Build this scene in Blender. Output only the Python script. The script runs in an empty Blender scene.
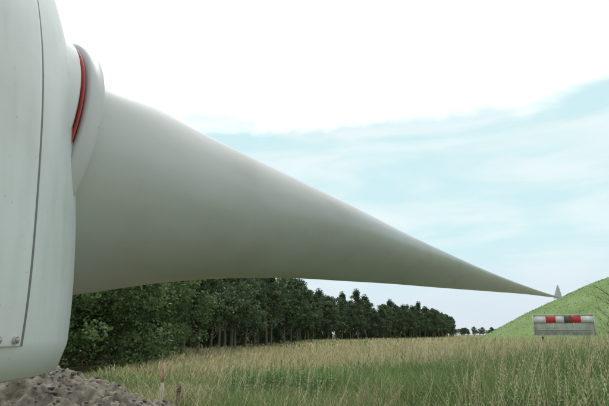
import bpy, math, random
import numpy as np
from mathutils import Vector, Matrix, noise
random.seed(5); rng=np.random.default_rng(7)
S=bpy.context.scene
col=S.collection

# ---------------- helpers ----------------
def link(o,parent=None):
    col.objects.link(o)
    if parent: o.parent=parent
    return o
def empty(name,loc=(0,0,0)):
    e=bpy.data.objects.new(name,None); e.location=loc; e.empty_display_size=.2
    return link(e)
def mesh_np(name,V,F,mat,C=None,smooth=False,parent=None,nolink=False):
    me=bpy.data.meshes.new(name)
    V=np.asarray(V,dtype=np.float32)
    fs=[np.asarray(f,dtype=np.int32) for f in F if len(f)]
    me.vertices.add(len(V)); me.vertices.foreach_set('co',V.ravel())
    loops=np.concatenate([f.ravel() for f in fs])
    sizes=np.concatenate([np.full(len(f),f.shape[1],dtype=np.int32) for f in fs])
    me.loops.add(len(loops)); me.loops.foreach_set('vertex_index',loops)
    me.polygons.add(len(sizes))
    st=np.concatenate([[0],np.cumsum(sizes)[:-1]]).astype(np.int32)
    me.polygons.foreach_set('loop_start',st)
    me.update(calc_edges=True); me.validate()
    if C is not None:
        a=me.color_attributes.new('Col','FLOAT_COLOR','POINT')
        CC=np.ones((len(V),4),dtype=np.float32); CC[:,:3]=C
        a.data.foreach_set('color',CC.ravel())
    if smooth: me.polygons.foreach_set('use_smooth',np.ones(len(sizes),dtype=bool))
    if mat: me.materials.append(mat)
    if nolink: return me
    o=bpy.data.objects.new(name,me); return link(o,parent)
class Acc:
    def __init__(s): s.V=[];s.Q=[];s.T=[];s.C=[];s.n=0
    def add(s,V,Q=None,T=None,C=(1,1,1)):
        V=np.asarray(V,dtype=float)
        s.V.append(V)
        if Q is not None and len(Q): s.Q.append(np.asarray(Q)+s.n)
        if T is not None and len(T): s.T.append(np.asarray(T)+s.n)
        c=np.asarray(C,dtype=float)
        if c.ndim==1: c=np.tile(c,(len(V),1))
        s.C.append(c); s.n+=len(V)
    def mesh(s,name,mat,**k):
        F=[]
        if s.Q: F.append(np.concatenate(s.Q))
        if s.T: F.append(np.concatenate(s.T))
        return mesh_np(name,np.concatenate(s.V),F,mat,C=np.concatenate(s.C),**k)
def tube(P,R,seg=7):
    P=[Vector(p) for p in P]; V=[];Q=[]
    for i,p in enumerate(P):
        d=(P[min(i+1,len(P)-1)]-P[max(i-1,0)]).normalized()
        a=d.orthogonal().normalized() if abs(d.z)<.95 else Vector((1,0,0))
        a=(a-d*a.dot(d)).normalized(); b=d.cross(a)
        for k in range(seg):
            t=2*math.pi*k/seg; V.append(p+(a*math.cos(t)+b*math.sin(t))*R[i])
    for i in range(len(P)-1):
        for k in range(seg):
            k2=(k+1)%seg
            Q.append((i*seg+k,i*seg+k2,(i+1)*seg+k2,(i+1)*seg+k))
    return np.array([tuple(v) for v in V]),Q
def revolve(name,prof,origin,axis,mat,seg=96,parent=None,a0=0,a1=360,ref=None,smooth=True):
    ax=Vector(axis).normalized(); u=Vector(ref).normalized() if ref else ax.orthogonal().normalized()
    u=(u-ax*u.dot(ax)).normalized(); w=ax.cross(u); O=Vector(origin)
    full=(a1-a0)>=360; n=seg if full else seg+1
    V=[];Q=[]
    for (h,r) in prof:
        for k in range(n):
            t=math.radians(a0+(a1-a0)*k/seg)
            V.append(tuple(O+ax*h+(u*math.cos(t)+w*math.sin(t))*r))
    for i in range(len(prof)-1):
        for k in range(seg):
            k2=(k+1)%n if full else k+1
            Q.append((i*n+k,i*n+k2,(i+1)*n+k2,(i+1)*n+k))
    return mesh_np(name,V,[Q],mat,smooth=smooth,parent=parent)
def box(acc,c,s,C=(1,1,1),rot=0.0):
    x,y,z=[q/2 for q in s]
    V=np.array([(-x,-y,-z),(x,-y,-z),(x,y,-z),(-x,y,-z),(-x,-y,z),(x,-y,z),(x,y,z),(-x,y,z)])
    R=np.array([[math.cos(rot),-math.sin(rot),0],[math.sin(rot),math.cos(rot),0],[0,0,1]])
    V=V@R.T+np.array(c)
    acc.add(V,[(0,3,2,1),(4,5,6,7),(0,1,5,4),(1,2,6,5),(2,3,7,6),(3,0,4,7)],C=C)
def bevel(o,w,seg=2):
    m=o.modifiers.new('bevel','BEVEL'); m.width=w; m.segments=seg; m.limit_method='ANGLE'
def sstep(a,b,x):
    t=np.clip((x-a)/(b-a),0,1); return t*t*(3-2*t)

# ---------------- materials ----------------
def newmat(name):
    m=bpy.data.materials.new(name); m.use_nodes=True
    nt=m.node_tree; b=nt.nodes['Principled BSDF']; return m,nt,b
def mat_paint(name,c,rough=.35,dirt=(.25,.24,.2),dirtamt=.15,scale=1.2,bump=.0,stretch=(6,6,.6)):
    m,nt,b=newmat(name); N=nt.nodes; L=nt.links
    tc=N.new('ShaderNodeTexCoord')
    n1=N.new('ShaderNodeTexNoise'); n1.inputs['Scale'].default_value=scale; n1.inputs['Detail'].default_value=8; n1.inputs['Roughness'].default_value=.65
    L.new(tc.outputs['Object'],n1.inputs['Vector'])
    mp=N.new('ShaderNodeMapping'); mp.inputs['Scale'].default_value=stretch; L.new(tc.outputs['Object'],mp.inputs['Vector'])
    n2=N.new('ShaderNodeTexNoise'); n2.inputs['Scale'].default_value=1.5; n2.inputs['Detail'].default_value=5; L.new(mp.outputs[0],n2.inputs['Vector'])
    mul=N.new('ShaderNodeMath'); mul.operation='MULTIPLY'; L.new(n1.outputs[0],mul.inputs[0]); L.new(n2.outputs[0],mul.inputs[1])
    mr=N.new('ShaderNodeMapRange'); mr.inputs[1].default_value=.2; mr.inputs[2].default_value=.45; mr.inputs[4].default_value=dirtamt
    L.new(mul.outputs[0],mr.inputs[0])
    mx=N.new('ShaderNodeMixRGB'); mx.inputs[1].default_value=(*c,1); mx.inputs[2].default_value=(*dirt,1)
    L.new(mr.outputs[0],mx.inputs[0])
    n4=N.new('ShaderNodeTexNoise'); n4.inputs['Scale'].default_value=28; n4.inputs['Detail'].default_value=3; L.new(tc.outputs['Object'],n4.inputs['Vector'])
    m4=N.new('ShaderNodeMapRange'); m4.inputs[1].default_value=.69; m4.inputs[2].default_value=.76; m4.inputs[4].default_value=.35; L.new(n4.outputs[0],m4.inputs[0])
    mx2=N.new('ShaderNodeMixRGB'); mx2.inputs[2].default_value=(*[q*.6 for q in dirt],1); L.new(m4.outputs[0],mx2.inputs[0]); L.new(mx.outputs[0],mx2.inputs[1])
    L.new(mx2.outputs[0],b.inputs['Base Color'])
    rr=N.new('ShaderNodeMapRange'); rr.inputs[3].default_value=rough-.05; rr.inputs[4].default_value=rough+.15
    L.new(n1.outputs[0],rr.inputs[0]); L.new(rr.outputs[0],b.inputs['Roughness'])
    if bump:
        n3=N.new('ShaderNodeTexNoise'); n3.inputs['Scale'].default_value=2.2; n3.inputs['Detail'].default_value=2; L.new(tc.outputs['Object'],n3.inputs['Vector'])
        bp=N.new('ShaderNodeBump'); bp.inputs['Strength'].default_value=bump; bp.inputs['Distance'].default_value=.05
        L.new(n3.outputs[0],bp.inputs['Height']); L.new(bp.outputs[0],b.inputs['Normal'])
    return m
M_hub=mat_paint('hub_gelcoat',(.64,.69,.70),.38,dirtamt=.25,bump=.12)
M_panel=mat_paint('hub_panel_gelcoat',(.66,.71,.72),.33,dirtamt=.22,bump=.12)
M_blade=mat_paint('blade_gelcoat',(.50,.525,.515),.30,dirtamt=.3,scale=.6,dirt=(.30,.30,.26),stretch=(.8,.8,2.5))
M_collar=mat_paint('collar_grey',(.55,.57,.58),.45)
M_red=mat_paint('seal_red',(.5,.05,.04),.5)
M_dark=mat_paint('dark_rubber',(.03,.03,.03),.6)
M_joint=mat_paint('joint_sealant',(.16,.17,.17),.6)
M_steel=mat_paint('steel',(.4,.4,.4),.4)
def mat_attr(name,rough=.7,trans=0.0,spec=.3,nscale=0,nmin=.6):
    m,nt,b=newmat(name); N=nt.nodes; L=nt.links
    a=N.new('ShaderNodeAttribute'); a.attribute_name='Col'
    out=a.outputs['Color']
    if nscale:
        tc=N.new('ShaderNodeTexCoord'); n=N.new('ShaderNodeTexNoise'); n.inputs['Scale'].default_value=nscale; n.inputs['Detail'].default_value=6
        L.new(tc.outputs['Object'],n.inputs['Vector'])
        mr=N.new('ShaderNodeMapRange'); mr.inputs[1].default_value=.3; mr.inputs[2].default_value=.7; mr.inputs[3].default_value=nmin; mr.inputs[4].default_value=1.25
        L.new(n.outputs[0],mr.inputs[0])
        mm=N.new('ShaderNodeVectorMath'); mm.operation='SCALE'; L.new(out,mm.inputs[0]); L.new(mr.outputs[0],mm.inputs['Scale']); out=mm.outputs[0]
    L.new(out,b.inputs['Base Color']); b.inputs['Roughness'].default_value=rough
    b.inputs['Specular IOR Level'].default_value=spec
    if trans:
        t=N.new('ShaderNodeBsdfTranslucent'); L.new(out,t.inputs['Color'])
        mx=N.new('ShaderNodeMixShader'); mx.inputs[0].default_value=trans
        L.new(b.outputs[0],mx.inputs[1]); L.new(t.outputs[0],mx.inputs[2])
        L.new(mx.outputs[0],N['Material Output'].inputs['Surface'])
    return m
M_leaf=mat_attr('foliage',.55,.3)
M_grass=mat_attr('grass_blades',.6,.35,.2)
M_attr=mat_attr('painted_parts',.5,0,.4,3,.8)
M_soil=mat_attr('soil_rubble',.95,0,.1,9,.45)

# ---------------- terrain ----------------
HC=np.array([65.,60.]); HR=43.; HH=14.6
def terr(x,y):
    x=np.asarray(x,float); y=np.asarray(y,float)
    r=np.hypot(x-HC[0],y-HC[1])/HR
    h=HH*np.clip(1-np.clip(r,0,1)**1.7,0,1)
    b=.5*sstep(2.5,9,x)*sstep(2,7,y)*(1-sstep(28,48,y))
    n=.06*np.sin(x*.7+1.3)*np.cos(y*.5)+.04*np.sin(x*1.7+y*1.1)+.12*np.sin(x*.13+y*.09)
    return h+b+n*sstep(1,5,np.hypot(x,y))
def hillr(x,y): return np.hypot(x-HC[0],y-HC[1])/HR
g=np.linspace(-1,1,341); gx=np.sinh(g*6.2)/np.sinh(6.2)*2500
X,Y=np.meshgrid(gx+8,gx+20)
Z=terr(X,Y); n=len(g)
V=np.stack([X.ravel(),Y.ravel(),Z.ravel()],1)
i=np.arange(n*n).reshape(n,n)
Q=np.stack([i[:-1,:-1].ravel(),i[:-1,1:].ravel(),i[1:,1:].ravel(),i[1:,:-1].ravel()],1)
m,nt,b=newmat('ground'); N=nt.nodes; L=nt.links
tc=N.new('ShaderNodeTexCoord')
def noi(sc,det=8,ro=.6):
    q=N.new('ShaderNodeTexNoise'); q.inputs['Scale'].default_value=sc; q.inputs['Detail'].default_value=det; q.inputs['Roughness'].default_value=ro
    L.new(tc.outputs['Object'],q.inputs['Vector']); return q.outputs[0]
def ramp(inp,stops):
    r=N.new('ShaderNodeValToRGB'); e=r.color_ramp.elements
    while len(e)<len(stops): e.new(.5)
    for k,(p,c) in enumerate(stops): e[k].position=p; e[k].color=(*c,1)
    L.new(inp,r.inputs[0]); return r.outputs[0]
field=ramp(noi(.12),[(.35,(.12,.15,.06)),(.5,(.24,.22,.11)),(.65,(.34,.29,.17))])
hill=ramp(noi(.12,10,.72),[(.3,(.13,.20,.07)),(.5,(.18,.265,.10)),(.7,(.26,.31,.15))])
fine=ramp(noi(1.5,9,.8),[(.3,(.8,.8,.8)),(.7,(1.12,1.12,1.12))])
vm=N.new('ShaderNodeVectorMath'); vm.operation='DISTANCE'; vm.inputs[1].default_value=(HC[0],HC[1],5)
L.new(tc.outputs['Object'],vm.inputs[0])
mr=N.new('ShaderNodeMapRange'); mr.inputs[1].default_value=HR*1.06; mr.inputs[2].default_value=HR*.97; L.new(vm.outputs['Value'],mr.inputs[0])
mx=N.new('ShaderNodeMixRGB'); L.new(mr.outputs[0],mx.inputs[0]); L.new(field,mx.inputs[1]); L.new(hill,mx.inputs[2])
mm=N.new('ShaderNodeMixRGB'); mm.blend_type='MULTIPLY'; mm.inputs[0].default_value=1; L.new(mx.outputs[0],mm.inputs[1]); L.new(fine,mm.inputs[2])
L.new(mm.outputs[0],b.inputs['Base Color']); b.inputs['Roughness'].default_value=.95; b.inputs['Specular IOR Level'].default_value=.1
bp=N.new('ShaderNodeBump'); bp.inputs['Strength'].default_value=.15; bp.inputs['Distance'].default_value=.08
L.new(noi(3,8,.8),bp.inputs['Height']); L.new(bp.outputs[0],b.inputs['Normal'])
mesh_np('ground',V,[Q],m,smooth=True)

# ---------------- rotor: hub + blade ----------------
rotor=empty('wind_turbine_rotor',(0,0,0))
D=Vector((.578,.816,0)); Hh=Vector((.816,-.578,0)); UP=Vector((0,0,1))
HX,HY=-3.42,2.85
prof=[(1.34,1.25),(1.34,1.74),(1.36,1.80),(1.42,1.84),(1.6,1.86),(2.0,1.84),(2.6,1.79),(3.1,1.74),(3.42,1.69),(3.75,1.61),(4.03,1.53),(4.47,1.36),(4.9,1.08),(5.2,.77),(5.36,.4),(5.42,.01)]
def dens(p,k=6):
    P=np.array(p); s=np.concatenate([[0],np.cumsum(np.hypot(*np.diff(P,axis=0).T))])
    q=np.linspace(0,s[-1],len(p)*k); a=np.interp(q,s,P[:,0]); b_=np.interp(q,s,P[:,1])
    ker=np.ones(9)/9
    def sm(v): return np.convolve(np.pad(v,4,mode='edge'),ker,'valid')
    return list(zip(sm(sm(a)),sm(sm(b_))))
shell=[(a,b_) for a,b_ in prof[:3]]+dens(prof[3:],6)
revolve('hub_shell',shell,(HX,HY,0),UP,M_hub,seg=160,parent=rotor)
pp=[(a,b_+.012) for a,b_ in dens(prof[3:],6) if 1.44<a<4.95]
pn=revolve('hub_panel',pp,(HX,HY,0),UP,M_panel,seg=80,parent=rotor,a0=-78,a1=-3.9,ref=(1,0,0))
so=pn.modifiers.new('s','SOLIDIFY'); so.thickness=.025; so.offset=-1
bevel(pn,.004,3)
jp=[(a,b_+.003) for a,b_ in dens(prof[3:],6) if 1.44<a<4.95]
revolve('panel_joint',jp,(HX,HY,0),UP,M_joint,seg=4,parent=rotor,a0=-4.0,a1=-2.9,ref=(1,0,0))
revolve('hub_flange',[(1.20,.9),(1.20,1.2),(1.33,1.2),(1.335,.9)],(HX,HY,0),UP,M_dark,seg=96,parent=rotor,smooth=False)
ac=Acc()
for ang in np.arange(-77.6,-4.5,4.0):
    a=math.radians(ang); r=1.872
    p=Vector((HX+r*math.cos(a),HY+r*math.sin(a),1.57)); d=Vector((math.cos(a),math.sin(a),0))
    Vv,Qq=tube([p-d*.02,p+d*.002,p+d*.0025],[.022,.022,.015],18); ac.add(Vv,Qq)
    Vv,Qq=tube([p,p+d*.011,p+d*.0115],[.012,.012,.001],6); ac.add(Vv,Qq)
ac.mesh('panel_bolts',M_steel,parent=rotor)
def socket(angle_dir,full):
    d=Vector(angle_dir).normalized(); tilt=math.radians(-8)
    ax=(d*math.cos(tilt)+UP*math.sin(tilt)).normalized(); O=Vector((HX,HY,3.26))
    ref=(0,0,1)
    revolve('socket_boss',[(.5,1.26),(1.28,1.20),(1.305,1.17),(1.305,1.1)],O,ax,M_hub,parent=rotor,ref=ref)
    revolve('socket_gap',[(1.24,1.14),(1.42,1.14)],O,ax,M_dark,parent=rotor,ref=ref)
    revolve('socket_red_seal',[(1.326,1.13),(1.326,1.18),(1.335,1.18),(1.335,1.13)],O,ax,M_red,parent=rotor,ref=ref,smooth=False)
    revolve('blade_collar',[(1.36,1.10),(1.36,1.205),(1.37,1.22),(1.475,1.22),(1.49,1.205),(1.49,1.02)],O,ax,M_collar,parent=rotor,ref=ref,smooth=False)
    if not full:
        revolve('socket_cover',[(1.47,1.03),(1.49,.7),(1.50,.01)],O,ax,M_dark,parent=rotor,ref=ref)
socket(D,True)
for s in (120,-120):
    a=math.atan2(D.y,D.x)+math.radians(s); socket((math.cos(a),math.sin(a),0),False)
T=np.array([-.010,.0204,.0405,.0643,.0943,.1326,.1835,.255,.3617,.539,.722,.851,.96,1.0])
ZT=np.array([4.22,4.15,4.09,4.06,4.04,4.00,3.95,3.83,3.74,3.70,3.73,3.77,3.83,3.86])
ZB=np.array([1.80,1.92,2.06,2.19,2.31,2.43,2.54,2.69,2.86,3.14,3.42,3.585,3.72,3.79])
W=np.log(T+.06)
def herm(y,w):
    m_=np.gradient(y,W); k=np.clip(np.searchsorted(W,w)-1,0,len(W)-2)
    h=W[k+1]-W[k]; s=(w-W[k])/h
    return (2*s**3-3*s**2+1)*y[k]+(s**3-2*s**2+s)*h*m_[k]+(-2*s**3+3*s**2)*y[k+1]+(s**3-s**2)*h*m_[k+1]
ws=np.linspace(W[0],W[-1],150); ts=np.exp(ws)-.06
def smo(v,n=7):
    p=n//2; q=np.convolve(np.pad(v,p,mode='reflect',reflect_type='odd'),np.ones(n)/n,'valid'); return q
zt=smo(smo(herm(ZT,ws))); zb=smo(smo(herm(ZB,ws)))
SEG=72; BV=[]
for t,a,b_ in zip(ts,zt,zb):
    f=.945+.055*float(sstep(.05,.3,t))
    cz=(a+b_)/2; hgt=(a-b_)*f
    w=float(sstep(.0,.22,t)); tc_=1-(1-.30)*float(sstep(-.0,.42,t))
    tau=math.radians(24)*float(sstep(.02,.35,t))
    ch=hgt/math.sqrt(math.cos(tau)**2+(tc_*math.sin(tau))**2)
    cen=Vector((-2.5+18.3*t,4.16+25.84*t,cz))
    for k in range(SEG):
        ph=2*math.pi*k/SEG
        c=.5*math.cos(ph); th=.5*math.sin(ph)*tc_
        th*= (1-w)+w*(((1+math.cos(ph))/2)**.55*1.18+.05)
        v=c*math.cos(tau)+th*(-math.sin(tau)); hz=c*math.sin(tau)+th*math.cos(tau)
        BV.append(tuple(cen+UP*(v*ch)+Hh*(hz*ch)))
nb=len(ts); BQ=[]
for i_ in range(nb-1):
    for k in range(SEG):
        k2=(k+1)%SEG; BQ.append((i_*SEG+k,i_*SEG+k2,(i_+1)*SEG+k2,(i_+1)*SEG+k))
BV.append((15.85,30.1,3.83)); ci=len(BV)-1
BT=[((nb-1)*SEG+k,(nb-1)*SEG+(k+1)%SEG,ci) for k in range(SEG)]
mesh_np('blade',BV,[BQ,BT],M_blade,smooth=True,parent=rotor)
WV=[];WQ=[]
cd=(Hh*.9+D*.43).normalized(); pd=cd.cross(UP)
secs=[(3.74,.0,.50,.07),(3.86,.03,.46,.065),(4.05,.06,.36,.05),(4.3,.09,.22,.035),(4.5,.1,.10,.02),(4.56,.1,.03,.008)]
for z_,off,chd,th in secs:
    for k in range(16):
        ph=2*math.pi*k/16
        WV.append(tuple(Vector((15.7,29.9,z_))+cd*(off+chd*.5*math.cos(ph))+pd*(th*.5*math.sin(ph)) ))
for i_ in range(len(secs)-1):
    for k in range(16):
        k2=(k+1)%16; WQ.append((i_*16+k,i_*16+k2,(i_+1)*16+k2,(i_+1)*16+k))
mesh_np('winglet',WV,[WQ],M_collar,smooth=True,parent=rotor)
ac=Acc()
for a in range(0,360,60):
    c,s=math.cos(math.radians(a+10)),math.sin(math.radians(a+10))
    Vv,Qq=tube([(HX+1.0*c,HY+1.0*s,1.25),(HX+1.15*c,HY+1.15*s,-.05)],[.09,.09],10); ac.add(Vv,Qq,C=(.12,.12,.13))
    box(ac,(HX+1.15*c,HY+1.15*s,.04),(.45,.45,.06),(.12,.12,.13))
for z_ in (.35,1.1):
    P=[(HX+1.05*math.cos(math.radians(a)),HY+1.05*math.sin(math.radians(a)),z_) for a in range(0,361,15)]
    Vv,Qq=tube(P,[.06]*len(P),8); ac.add(Vv,Qq,C=(.12,.12,.13))
ac.mesh('assembly_stand',M_attr,parent=rotor)

# ---------------- trees ----------------
def tree_mesh(name,H,R,base,nclump,per,leaf,cols,seed,shape='oval',spread=.45):
    r=np.random.default_rng(seed); rd=random.Random(seed)
    A=Acc()
    pts=[];rad=[]; x=y=0
    for k in range(9):
        t=k/8; pts.append((x,y,t*H*.93-.2)); rad.append(max(.016*H*(1-t)**.8*(1.25 if k==0 else 1),.012))
        x+=rd.uniform(-.012,.012)*H; y+=rd.uniform(-.012,.012)*H
    bark=(.22,.19,.15)
    Vv,Qq=tube(pts,rad,8); A.add(Vv,Qq,C=bark)
    cents=[]
    ph=rd.uniform(0,6.28)
    for k in range(nclump):
        t=rd.random()**(.9)
        z=base+(H-base)*t
        if shape=='oval': w=R*math.sin(math.pi*min(.98,.12+.86*t))**.7
        elif shape=='cone': w=R*(1-t)**.75+.15
        else: w=R*(1-t**3)**.6*(.75+.25*math.sin(t*17+seed))
        a=rd.uniform(0,6.283); w*=1+.28*math.sin(a*2+ph+t*5)
        q=w*math.sqrt(rd.uniform(.12,1))*rd.uniform(.8,1.2)
        cents.append((q*math.cos(a),q*math.sin(a),z+rd.uniform(-.5,.5)))
    for c in cents[:max(14,nclump//4)]:
        zt_=max(base*.5,c[2]-math.hypot(c[0],c[1])*.55); kk=min(7,max(0,zt_/(H*.93)*8)); i0=int(kk); f=kk-i0
        p0=Vector(pts[i0]).lerp(Vector(pts[i0+1]),f); p1=Vector(c); mid=p0.lerp(p1,.5)+Vector((rd.uniform(-.2,.2),rd.uniform(-.2,.2),-.15))
        Vv,Qq=tube([p0,mid,p1],[.006*H,.0035*H,.01],5); A.add(Vv,Qq,C=bark)
    C=np.array(cents); nn=nclump*per
    cc=np.repeat(C,per,0); sz=np.repeat(r.uniform(.5,1.35,nclump),per)[:,None]
    off=r.normal(0,1,(nn,3)); off/=np.maximum(np.linalg.norm(off,axis=1,keepdims=True),.01); off*=r.uniform(0,1,(nn,1))**.45
    off*=np.array([1,1,.7])*spread*sz*R*.55
    P=cc+off
    P[:,2]=np.maximum(P[:,2],.05)
    ax1=r.normal(0,1,(nn,3)); ax1/=np.linalg.norm(ax1,axis=1,keepdims=True)
    ax2=r.normal(0,1,(nn,3)); ax2-=ax1*(ax1*ax2).sum(1,keepdims=True); ax2/=np.linalg.norm(ax2,axis=1,keepdims=True)
    s=leaf*r.uniform(.6,1.4,(nn,1))
    V4=np.stack([P-ax1*s,P+ax2*s*.55,P+ax1*s,P-ax2*s*.55],1).reshape(-1,3)
    idx=np.arange(nn*4).reshape(-1,4)
    cs=np.array(cols)[r.integers(0,len(cols),nclump)]*r.uniform(.65,1.4,(nclump,1))
    lc=np.repeat(cs,per,0)*r.uniform(.75,1.25,(nn,1))
    A.add(V4,idx,C=np.repeat(lc,4,0))
    return A.mesh(name,M_leaf,nolink=True)
dark=[(.09,.135,.07),(.11,.16,.075),(.08,.12,.065),(.125,.165,.09)]
lush=[(.125,.19,.07),(.10,.16,.06),(.145,.21,.09),(.105,.165,.065)]
TM=[tree_mesh('t0',10.5,2.7,2.8,90,50,.18,dark,1,'col',.5),
    tree_mesh('t1',10.0,2.8,2.4,90,50,.18,dark,2,'oval',.5),
    tree_mesh('t2',11.2,2.6,3.2,90,50,.18,dark,3,'oval',.5),
    tree_mesh('t3',9.4,2.8,2.0,90,50,.18,dark,4,'col',.5),
    tree_mesh('t4',11.8,2.3,3.4,80,50,.18,dark,6,'cone',.5)]
NM=[tree_mesh('n0',8.5,2.9,.5,220,75,.105,lush,11,'oval'),
    tree_mesh('n1',7.5,3.0,.4,220,75,.105,lush,12,'col')]
BM=[tree_mesh('b0',2.6,1.9,.1,60,45,.12,dark+lush,21,'oval',.6),tree_mesh('b1',3.2,1.7,.1,60,45,.12,dark+lush,22,'oval',.6)]
def put(me,name,x,y,s=1,rz=None,parent=None,sz=1):
    o=bpy.data.objects.new(name,me); o.location=(x,y,float(terr(x,y))-.05); o.scale=(s,s,s*sz)
    o.rotation_euler=(0,0,random.uniform(0,6.28) if rz is None else rz); return link(o,parent)
for (x,y,k,s) in [(-10.5,20.5,0,.85),(-8.3,22.5,1,.8),(-11,26,0,1.0),(-8.9,27.5,1,.95),(-14,23,1,1),(-9.4,31.5,0,.95),(-12.5,31,1,1.1)]:
    put(NM[k],'broadleaf_tree',x,y,s)
row=[(-9.2,35),(-8.8,46),(-7.2,60),(-4.5,78),(-.5,97),(9,120),(22,142),(36,168),(60,215),(84,277)]
rw=np.array(row,float); L_=np.concatenate([[0],np.cumsum(np.hypot(*np.diff(rw,axis=0).T))])
forest=empty('tree_row'); under=empty('undergrowth')
d=0
while d<L_[-1]:
    x=np.interp(d,L_,rw[:,0]); y=np.interp(d,L_,rw[:,1])
    k=min(np.searchsorted(L_,d+.01),len(L_)-1); dv=rw[k]-rw[k-1]; dv/=np.linalg.norm(dv); nv=np.array([-dv[1],dv[0]])
    for lane in range(3):
        q=np.array([x,y])+nv*(lane*4.4+random.uniform(-1.4,1.4))+dv*random.uniform(-1.8,1.8)
        s=random.uniform(.74,1.12)
        if y<85 and lane==0: put(random.choice(TM),'alder_tree',q[0],q[1],s)
        else: put(random.choice(TM),'row_tree',q[0],q[1],s,parent=forest)
    for _ in range(2):
        q=np.array([x,y])+nv*random.uniform(2.5,12)+dv*random.uniform(-2,2)
        put(random.choice(BM),'bush',q[0],q[1],random.uniform(.6,1.2),parent=under)
    d+=3.7+d*.006
far=empty('distant_treeline')
for k in range(160):
    a=math.radians(random.uniform(14,40)); rr=random.uniform(560,800)
    put(TM[k%4],'far_tree',rr*math.sin(a),rr*math.cos(a),random.uniform(.8,1.3),parent=far,sz=.7)

# ---------------- soil pile ----------------
def pileh(x,y):
    cx=np.interp(x,[-4.6,-3.9,-3.3,-2.8,-1.9,-1.3,-.8],[1.2,1.16,1.04,.95,.74,.4,0])
    ky=np.exp(-((y-6.5)/1.55)**2)
    return np.maximum(cx,0)*ky
px=np.linspace(-9,-.4,300); py=np.linspace(3.6,10,230); PX,PY=np.meshgrid(px,py)
PZ=pileh(PX,PY)*sstep(-9,-7,PX)
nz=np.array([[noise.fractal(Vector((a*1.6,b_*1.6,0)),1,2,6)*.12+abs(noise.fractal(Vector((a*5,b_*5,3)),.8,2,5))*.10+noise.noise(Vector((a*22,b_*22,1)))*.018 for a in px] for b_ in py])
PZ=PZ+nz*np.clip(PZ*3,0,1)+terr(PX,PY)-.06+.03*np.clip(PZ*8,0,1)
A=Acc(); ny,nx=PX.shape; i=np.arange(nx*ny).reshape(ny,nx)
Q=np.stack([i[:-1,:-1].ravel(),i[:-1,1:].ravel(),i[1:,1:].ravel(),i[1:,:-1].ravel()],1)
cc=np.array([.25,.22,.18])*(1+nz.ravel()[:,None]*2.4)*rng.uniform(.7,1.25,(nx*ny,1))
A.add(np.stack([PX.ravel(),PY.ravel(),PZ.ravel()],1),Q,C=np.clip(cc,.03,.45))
import bmesh
bm=bmesh.new(); bmesh.ops.create_icosphere(bm,subdivisions=1,radius=1); iv=np.array([v.co[:] for v in bm.verts]); it=np.array([[v.index for v in f.verts] for f in bm.faces]); bm.free()
for k in range(9000):
    x=random.uniform(-7,-1.0); y=random.uniform(4.3,8.3)
    if pileh(x,y)<.08: continue
    jx=int((x-px[0])/(px[1]-px[0])); jy=int((y-py[0])/(py[1]-py[0]))
    s=.005+.034*random.random()**6
    vv=iv*(1+rng.uniform(-.5,.35,(len(iv),1)))*s*np.array([random.uniform(.9,1.8),1,random.uniform(.4,.8)])
    a=random.random()*6.28; R=np.array([[math.cos(a),-math.sin(a),0],[math.sin(a),math.cos(a),0],[0,0,1]])
    vv=vv@R.T+np.array([x,y,PZ[jy,jx]])
    g_=random.uniform(.16,.42); A.add(vv,T=it,C=(g_,g_*.93,g_*.84))
A.mesh('soil_pile',M_soil)

# ---------------- grass ----------------
def vnoise(x,y,sc,seed=0):
    return (np.sin(x*sc+seed)*np.cos(y*sc*1.3+seed*2)+np.sin((x+y)*sc*.7+seed*3)*np.cos((x-y)*sc*.45+1)+.5*np.sin(x*sc*2.9+y*sc*2.1+seed))/2.5
def ribbons(x,y,h,w,lean,C,curl=1.0,z0=None):
    n=len(x); z=terr(x,y)-.02 if z0 is None else z0
    a=rng.uniform(0,2*np.pi,n); b_=rng.uniform(0,2*np.pi,n)*.35+.6
    wx,wy=np.cos(a)*w/2,np.sin(a)*w/2
    lx,ly=np.cos(b_)*lean+rng.normal(0,.26,n),np.sin(b_)*lean*.4+rng.normal(0,.26,n)
    vs=[];cs=[]
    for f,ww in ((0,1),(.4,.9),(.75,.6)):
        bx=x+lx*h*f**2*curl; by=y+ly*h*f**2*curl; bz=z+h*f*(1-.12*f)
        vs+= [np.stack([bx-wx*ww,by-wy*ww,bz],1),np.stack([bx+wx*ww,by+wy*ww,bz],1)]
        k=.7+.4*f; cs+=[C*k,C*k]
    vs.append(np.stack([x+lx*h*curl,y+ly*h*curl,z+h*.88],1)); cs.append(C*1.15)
    V=np.stack(vs,1).reshape(-1,3); CC=np.stack(cs,1).reshape(-1,3)
    o=(np.arange(n)*7)[:,None]
    Q=np.concatenate([o+np.array([[0,1,3,2]]),o+np.array([[2,3,5,4]])]); Tt=o+np.array([[4,5,6]])
    return V,Q,Tt,CC
green=np.array([.19,.32,.095]); olive=np.array([.25,.30,.12]); straw=np.array([.56,.47,.27]); pale=np.array([.67,.60,.41]); dgreen=np.array([.12,.22,.07])
def strawp(x,y):
    p=.05+.70*sstep(13,20,y)+.26*vnoise(x,y,.3,2)
    p-=.28*sstep(4,12,x)*(1-sstep(25,40,y))            # greener on the bank to the right
    p+=.55*(1-sstep(-3.2,-1.2,x))*(1-sstep(11,15,y))      # dry stubble round the soil heap
    p=np.where(y>55,.74+.2*vnoise(x,y,.06,2),p)
    return np.clip(p,.03,.93)
def colour(x,y,n):
    ps=strawp(x,y)
    ps=np.where(hillr(x,y)<1.05,ps*.4,ps)
    m_=(rng.random(n)<ps)[:,None]
    gg=np.where((vnoise(x,y,.5,9)>.1)[:,None],dgreen,green)
    gg=np.where((rng.random(n)<.3)[:,None],olive,gg)
    ss=np.where((rng.random(n)<.35)[:,None],pale,straw)
    return np.where(m_,ss,gg)*rng.uniform(.65,1.25,(n,1))
A=Acc()
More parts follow.
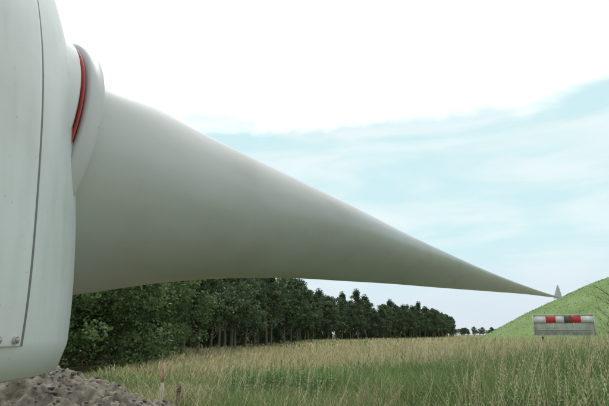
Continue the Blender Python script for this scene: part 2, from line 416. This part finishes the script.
def zone(nmax,y0,y1,h0,h1,w0,w1,kx=.78,pw=1.0):
    y=y0+(y1-y0)*rng.random(nmax)**pw; x=rng.uniform(-1,1,nmax)*(kx*y+1.5)
    ok=(hillr(x,y)>.97)&~((pileh(x,y)>.14))&~((x<-7.5)&(y<36))
    rx=np.interp(y,rw[:,1],rw[:,0]); ok&=(x>rx-2)|(y<36)
    ok&=np.hypot(x-HX,y-HY)>2.2
    x=x[ok];y=y[ok];n_=len(x)
    hh=rng.uniform(h0,h1,n_)*(1+.32*vnoise(x,y,.6,5)+.12*vnoise(x,y,2.3,1))*(.55+.45*sstep(-4,4,x-.0*y))
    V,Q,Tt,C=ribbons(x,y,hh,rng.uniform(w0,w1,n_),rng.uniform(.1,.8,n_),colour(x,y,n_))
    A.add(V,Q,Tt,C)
zone(78000,3.2,14,.42,.98,.007,.018,pw=.8)
zone(70000,13,50,.4,.9,.018,.035,pw=1.3)
zone(45000,48,260,.5,.9,.08,.2,pw=1.2)
# rank grass round the parked barrier
n_=1500; x=rng.uniform(12.2,16.6,n_); y=rng.uniform(24.6,28.6,n_)
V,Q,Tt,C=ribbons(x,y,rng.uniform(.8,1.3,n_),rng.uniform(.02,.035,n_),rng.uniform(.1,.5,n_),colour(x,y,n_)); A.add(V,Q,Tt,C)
n_=30000; a=rng.uniform(0,2*np.pi,n_); r_=HR*np.sqrt(rng.uniform(.3,1,n_)); x=HC[0]+r_*np.cos(a); y=HC[1]+r_*np.sin(a)
k=(x-HC[0])*HC[0]+(y-HC[1])*HC[1]<0; x=x[k];y=y[k];n_=len(x)
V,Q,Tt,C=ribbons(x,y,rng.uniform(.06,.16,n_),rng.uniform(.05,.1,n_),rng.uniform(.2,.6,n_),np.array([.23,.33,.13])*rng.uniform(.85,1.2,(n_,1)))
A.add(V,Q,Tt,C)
A.mesh('tall_grass',M_grass)
A=Acc()
def stalks(n,y0,y1,xa,xb,w,ps,hm=1.0,dense=False):
    y=rng.uniform(y0,y1,n); x=rng.uniform(xa,xb,n)*y
    clump=vnoise(x,y,.9,4)+.5*vnoise(x,y,.31,7)
    ok=(pileh(x,y)<.1)&(np.hypot(x-HX,y-HY)>2.2)&(hillr(x,y)>.98)&(rng.random(n)<np.clip(.3+clump*1.3+(1 if dense else 0),.05,1)); x=x[ok];y=y[ok];n=len(x)
    h=rng.uniform(.75,1.25,n)*(.62+.38*sstep(-3,4,x))*hm; lean=rng.uniform(.05,.5,n); z=terr(x,y)
    b_=rng.uniform(-.9,1.8,n); lx=np.cos(b_)*lean; ly=np.sin(b_)*lean
    c=np.where((rng.random(n)<.7)[:,None],np.array([.64,.56,.37]),np.array([.36,.38,.18]))*rng.uniform(.75,1.2,(n,1))
    a=rng.uniform(0,np.pi,n); wx=np.cos(a)*w/2; wy=np.sin(a)*w/2
    vs=[]
    for f in (0,.5,1):
        bx=x+lx*h*f*f; by=y+ly*h*f*f; bz=z+h*f*.96
        vs+=[np.stack([bx-wx,by-wy,bz],1),np.stack([bx+wx,by+wy,bz],1)]
    V=np.stack(vs,1).reshape(-1,3); o=(np.arange(n)*6)[:,None]
    A.add(V,np.concatenate([o+np.array([[0,1,3,2]]),o+np.array([[2,3,5,4]])]),C=np.repeat(c,6,0)*.85)
    pl=rng.uniform(.7,1.4,n)
    for j in range(9):
        f=.78+.25*j/8; sp=ps*(1.25-abs(j-3)/6)*pl
        ang=rng.uniform(0,2*np.pi,n); ox=np.cos(ang)*sp; oy=np.sin(ang)*sp
        cx=x+lx*h*f*f; cy=y+ly*h*f*f; cz=z+h*f*.96
        p0=np.stack([cx,cy,cz],1); p2=np.stack([cx+ox,cy+oy,cz+ps*1.6*pl],1); mid=(p0+p2)/2
        sd=np.stack([-np.sin(ang)*ps*.3,np.cos(ang)*ps*.3,np.zeros(n)],1)
        V=np.stack([p0,mid+sd,p2,mid-sd],1).reshape(-1,3); o=(np.arange(n)*4)[:,None]
        A.add(V,o+np.array([[0,1,2,3]]),C=np.repeat(c*rng.uniform(.85,1.15,(n,1)),4,0))
stalks(300,3.6,6.5,.3,.78,.004,.016,1.32,True)
stalks(1000,4.2,8,.0,.75,.004,.016)
stalks(2800,7,16,-.3,.75,.006,.02)
stalks(7500,15,45,-.3,.72,.012,.035,.88)
A.mesh('seeding_grass',M_grass)
A=Acc()
for k in range(1300):
    y=random.uniform(6,15); x=random.uniform(-.15,.62)*y
    if vnoise(x,y,.5,9)<-.05: continue
    h=random.uniform(.45,.9); z=float(terr(x,y)); c=np.array(random.choice([(.12,.23,.065),(.15,.28,.08),(.19,.31,.10)]))
    Vv,Qq=tube([(x,y,z),(x+random.uniform(-.05,.05),y,z+h)],[.005,.003],4); A.add(Vv,Qq,C=c)
    for j in range(16):
        f=random.uniform(.25,1); a=random.random()*6.28; l=.10*(1.15-f*.6)*random.uniform(.7,1.3)
        p=np.array([x,y,z+h*f]); dd=np.array([math.cos(a),math.sin(a),random.uniform(-.3,.5)])*l; sd=np.array([-math.sin(a),math.cos(a),0])*l*.27
        A.add([p,p+dd*.45+sd,p+dd,p+dd*.45-sd],[(0,1,2,3)],C=c*random.uniform(.8,1.3))
A.mesh('weeds',M_grass)

# ---------------- stakes ----------------
def stake(name,x,y,top,w,c1,c2,band):
    A=Acc(); z=float(terr(x,y))-.1; h=top-z
    box(A,(x,y,z+h*.5*(1-band)),(w,w,h*(1-band)),c1)
    box(A,(x,y,z+h*(1-band)+h*band*.35),(w*1.02,w*1.02,h*band*.7),c2)
    zt_=z+h*(1-band)+h*band*.7
    q=w*.5; A.add([(x-q,y-q,zt_),(x+q,y-q,zt_),(x+q,y+q,zt_),(x-q,y+q,zt_),(x-q*.5,y-q*.5,top),(x+q*.5,y-q*.5,top),(x+q*.5,y+q*.5,top),(x-q*.5,y+q*.5,top)],
          [(0,1,5,4),(1,2,6,5),(2,3,7,6),(3,0,4,7),(4,5,6,7)],C=c2)
    Vv,Qq=tube([(x,y-w*.5,top-.12),(x,y-w*.5-.03,top-.12)],[.006,.006],6); A.add(Vv,Qq,C=(.2,.2,.2))
    P=[(x+w*.72*math.cos(t),y+w*.72*math.sin(t),top-.14) for t in np.linspace(0,6.28,13)]
    Vv,Qq=tube(P,[.005]*13,5); A.add(Vv,Qq,C=(.5,.45,.35))
    A.mesh(name,M_attr)
stake('survey_stake',-2.62,9.3,1.09,.045,(.6,.52,.42),(.6,.32,.26),.3)
stake('wooden_post',-2.28,9.2,.76,.07,(.2,.15,.10),(.24,.18,.12),.2)

# ---------------- road barrier trailer ----------------
bx,by=14.3,27.0; br=empty('road_barrier',(bx,by,0)); br.rotation_euler=(0,0,math.radians(-22))
A=Acc(); wht=(.62,.64,.6); rd_=(.6,.05,.04); gry=(.50,.55,.50); leg=(.10,.12,.08)
W2=1.5; zb_,ztp=1.5,2.64
box(A,(0,.02,(zb_+ztp)/2),(W2*2-.06,.03,ztp-zb_-.06),gry)
for z_ in (zb_,ztp): box(A,(0,0,z_),(W2*2,.08,.05),wht)
for x_ in (-W2,W2,-.5,.5): box(A,(x_,-.003,(zb_+ztp)/2),(.045,.074,ztp-zb_-.055),wht)
wid=[.62,.5,.42,.3,.52,.6]; cl=[(.72,.73,.7),rd_,(.72,.73,.7),(.12,.12,.13),rd_,(.72,.73,.7)]
xx=-1.47
for wi,c in zip(wid,cl):
    box(A,(xx+wi/2,-.035,ztp-.25),(wi-.006,.03,.34),c); xx+=wi*2.94/sum(wid)
box(A,(.0,-.028,zb_+.36),(2.6,.02,.05),wht)
for x_ in (-1.1,1.1):
    box(A,(x_,.09,1.3),(.08,.08,2.0),leg)
    Vv,Qq=tube([(x_,.1,2.3),(x_,.75,.55)],[.03,.03],8); A.add(Vv,Qq,C=leg)
    box(A,(x_,.4,.5),(.08,1.3,.08),leg)
box(A,(0,.4,.5),(2.6,.1,.1),leg)
for x_ in (-1.45,1.45):
    P=[(x_-.09,.4,.5),(x_-.085,.4,.5),(x_+.085,.4,.5),(x_+.09,.4,.5)]
    Vv,Qq=tube(P,[.12,.3,.3,.12],20); A.add(Vv,Qq,C=(.03,.03,.03))
Vv,Qq=tube([(-1.4,.9,.5),(0,2.2,.45),(1.4,.9,.5)],[.04]*3,8); A.add(Vv,Qq,C=leg)
A.mesh('barrier_board',M_attr,parent=br)

# ---------------- bare sapling at right ----------------
A=Acc(); rd=random.Random(9)
def branch(p,d,l,r,dep):
    P=[Vector(p)]
    for k in range(4):
        d=(d+Vector((rd.uniform(-.2,.2),rd.uniform(-.2,.2),rd.uniform(-.05,.15)))).normalized(); P.append(P[-1]+d*l/4)
    Vv,Qq=tube(P,[r*(1-.18*k) for k in range(5)],5); A.add(Vv,Qq,C=(.13,.075,.05))
    if dep:
        for k in range(1,5):
            for _ in range(2):
                branch(P[k],(d+Vector((rd.uniform(-1,1),rd.uniform(-1,1),rd.uniform(-.3,.6)))).normalized(),l*.5,r*.45,dep-1)
branch((7.35,11.2,.3),Vector((-.05,0,1)),2.2,.022,0)
for q in range(6):
    branch((7.3,11.2,1.3+.2*q),Vector((-.7,rd.uniform(-.4,.4),.7)).normalized(),.6,.009,1)
    branch((7.3,11.2,1.3+.2*q),Vector((.8,rd.uniform(-.6,.6),.5)).normalized(),.7,.01,1)
A.mesh('bare_sapling',M_attr)

# ---------------- world ----------------
w=bpy.data.worlds.new('World'); S.world=w; w.use_nodes=True; nt=w.node_tree; N=nt.nodes; L=nt.links
bg=N['Background']; bg.inputs['Strength'].default_value=.1
sun_el,sun_az=math.radians(58),math.radians(-5)
sky=N.new('ShaderNodeTexSky'); sky.sky_type='NISHITA'; sky.sun_disc=False; sky.sun_elevation=sun_el; sky.sun_rotation=sun_az
tc=N.new('ShaderNodeTexCoord'); sp=N.new('ShaderNodeSeparateXYZ'); L.new(tc.outputs['Generated'],sp.inputs[0])
def M(op,a,b_=None,c=None,cl=False):
    q=N.new('ShaderNodeMath'); q.operation=op; q.use_clamp=cl
    for k,v in enumerate((a,b_,c)):
        if v is None: continue
        if isinstance(v,(int,float)): q.inputs[k].default_value=v
        else: L.new(v,q.inputs[k])
    return q.outputs[0]
def NZ(scale,det,vec=(1,1,1),loc=(0,0,0),dist=0):
    mp=N.new('ShaderNodeMapping'); mp.inputs['Scale'].default_value=vec; mp.inputs['Location'].default_value=loc; L.new(tc.outputs['Generated'],mp.inputs[0])
    q=N.new('ShaderNodeTexNoise'); q.inputs['Scale'].default_value=scale; q.inputs['Detail'].default_value=det; q.inputs['Distortion'].default_value=dist; L.new(mp.outputs[0],q.inputs['Vector']); return q.outputs[0]
def MR(v,a,b_,c=0,d=1,smooth=True):
    q=N.new('ShaderNodeMapRange'); q.interpolation_type='SMOOTHSTEP' if smooth else 'LINEAR'
    for k,x_ in enumerate((a,b_,c,d)): q.inputs[k+1].default_value=x_
    L.new(v,q.inputs[0]); return q.outputs[0]
def MX(f,a,b_):
    q=N.new('ShaderNodeMixRGB')
    for k,v in enumerate((f,a,b_)):
        if isinstance(v,tuple): q.inputs[k].default_value=(*v,1)
        elif isinstance(v,(int,float)): q.inputs[k].default_value=v
        else: L.new(v,q.inputs[k])
    return q.outputs[0]
n1=NZ(2.6,5,(1,1,2.2),(3,1,0),.8)
f=M('ADD',M('SUBTRACT',sp.outputs[2],.405),M('MULTIPLY',sp.outputs[0],-.05))
f=M('ADD',f,M('MULTIPLY',M('SUBTRACT',n1,.5),.20))
white=MR(f,-.018,.015)
streak=NZ(3.2,7,(1,1,4.5),(0,4,2),.5)
thin=MX(MR(streak,.38,.66),(6.5,9.0,9.3),(8.6,9.8,9.9))
hor=MX(MR(sp.outputs[2],.0,.2),(7.2,8.1,9.0),thin)
veil=MX(.94,sky.outputs[0],hor)
full=MX(white,veil,(12.1,12.5,12.5))
back=MR(sp.outputs[1],-.6,.5,.74,1.0)
vm=N.new('ShaderNodeVectorMath'); vm.operation='SCALE'; L.new(full,vm.inputs[0]); L.new(back,vm.inputs['Scale'])
L.new(vm.outputs[0],bg.inputs['Color'])
sd=bpy.data.lights.new('sun','SUN'); sd.energy=1.5; sd.angle=math.radians(12); sd.color=(1,.985,.95)
so_=bpy.data.objects.new('sun',sd); link(so_)
dirv=Vector((math.sin(sun_az)*math.cos(sun_el),math.cos(sun_az)*math.cos(sun_el),math.sin(sun_el)))
so_.rotation_euler=dirv.to_track_quat('Z','Y').to_euler()

# ---------------- camera ----------------
cd_=bpy.data.cameras.new('camera'); cam=bpy.data.objects.new('camera',cd_); link(cam)
cam.location=(0,0,1.6); cam.rotation_euler=(math.radians(90+15.5),0,0)
cd_.lens=28; cd_.sensor_width=36; cd_.clip_end=6000; cd_.clip_start=.05
S.camera=cam
S.view_settings.view_transform='Standard'; S.view_settings.look='None'; S.view_settings.exposure=0
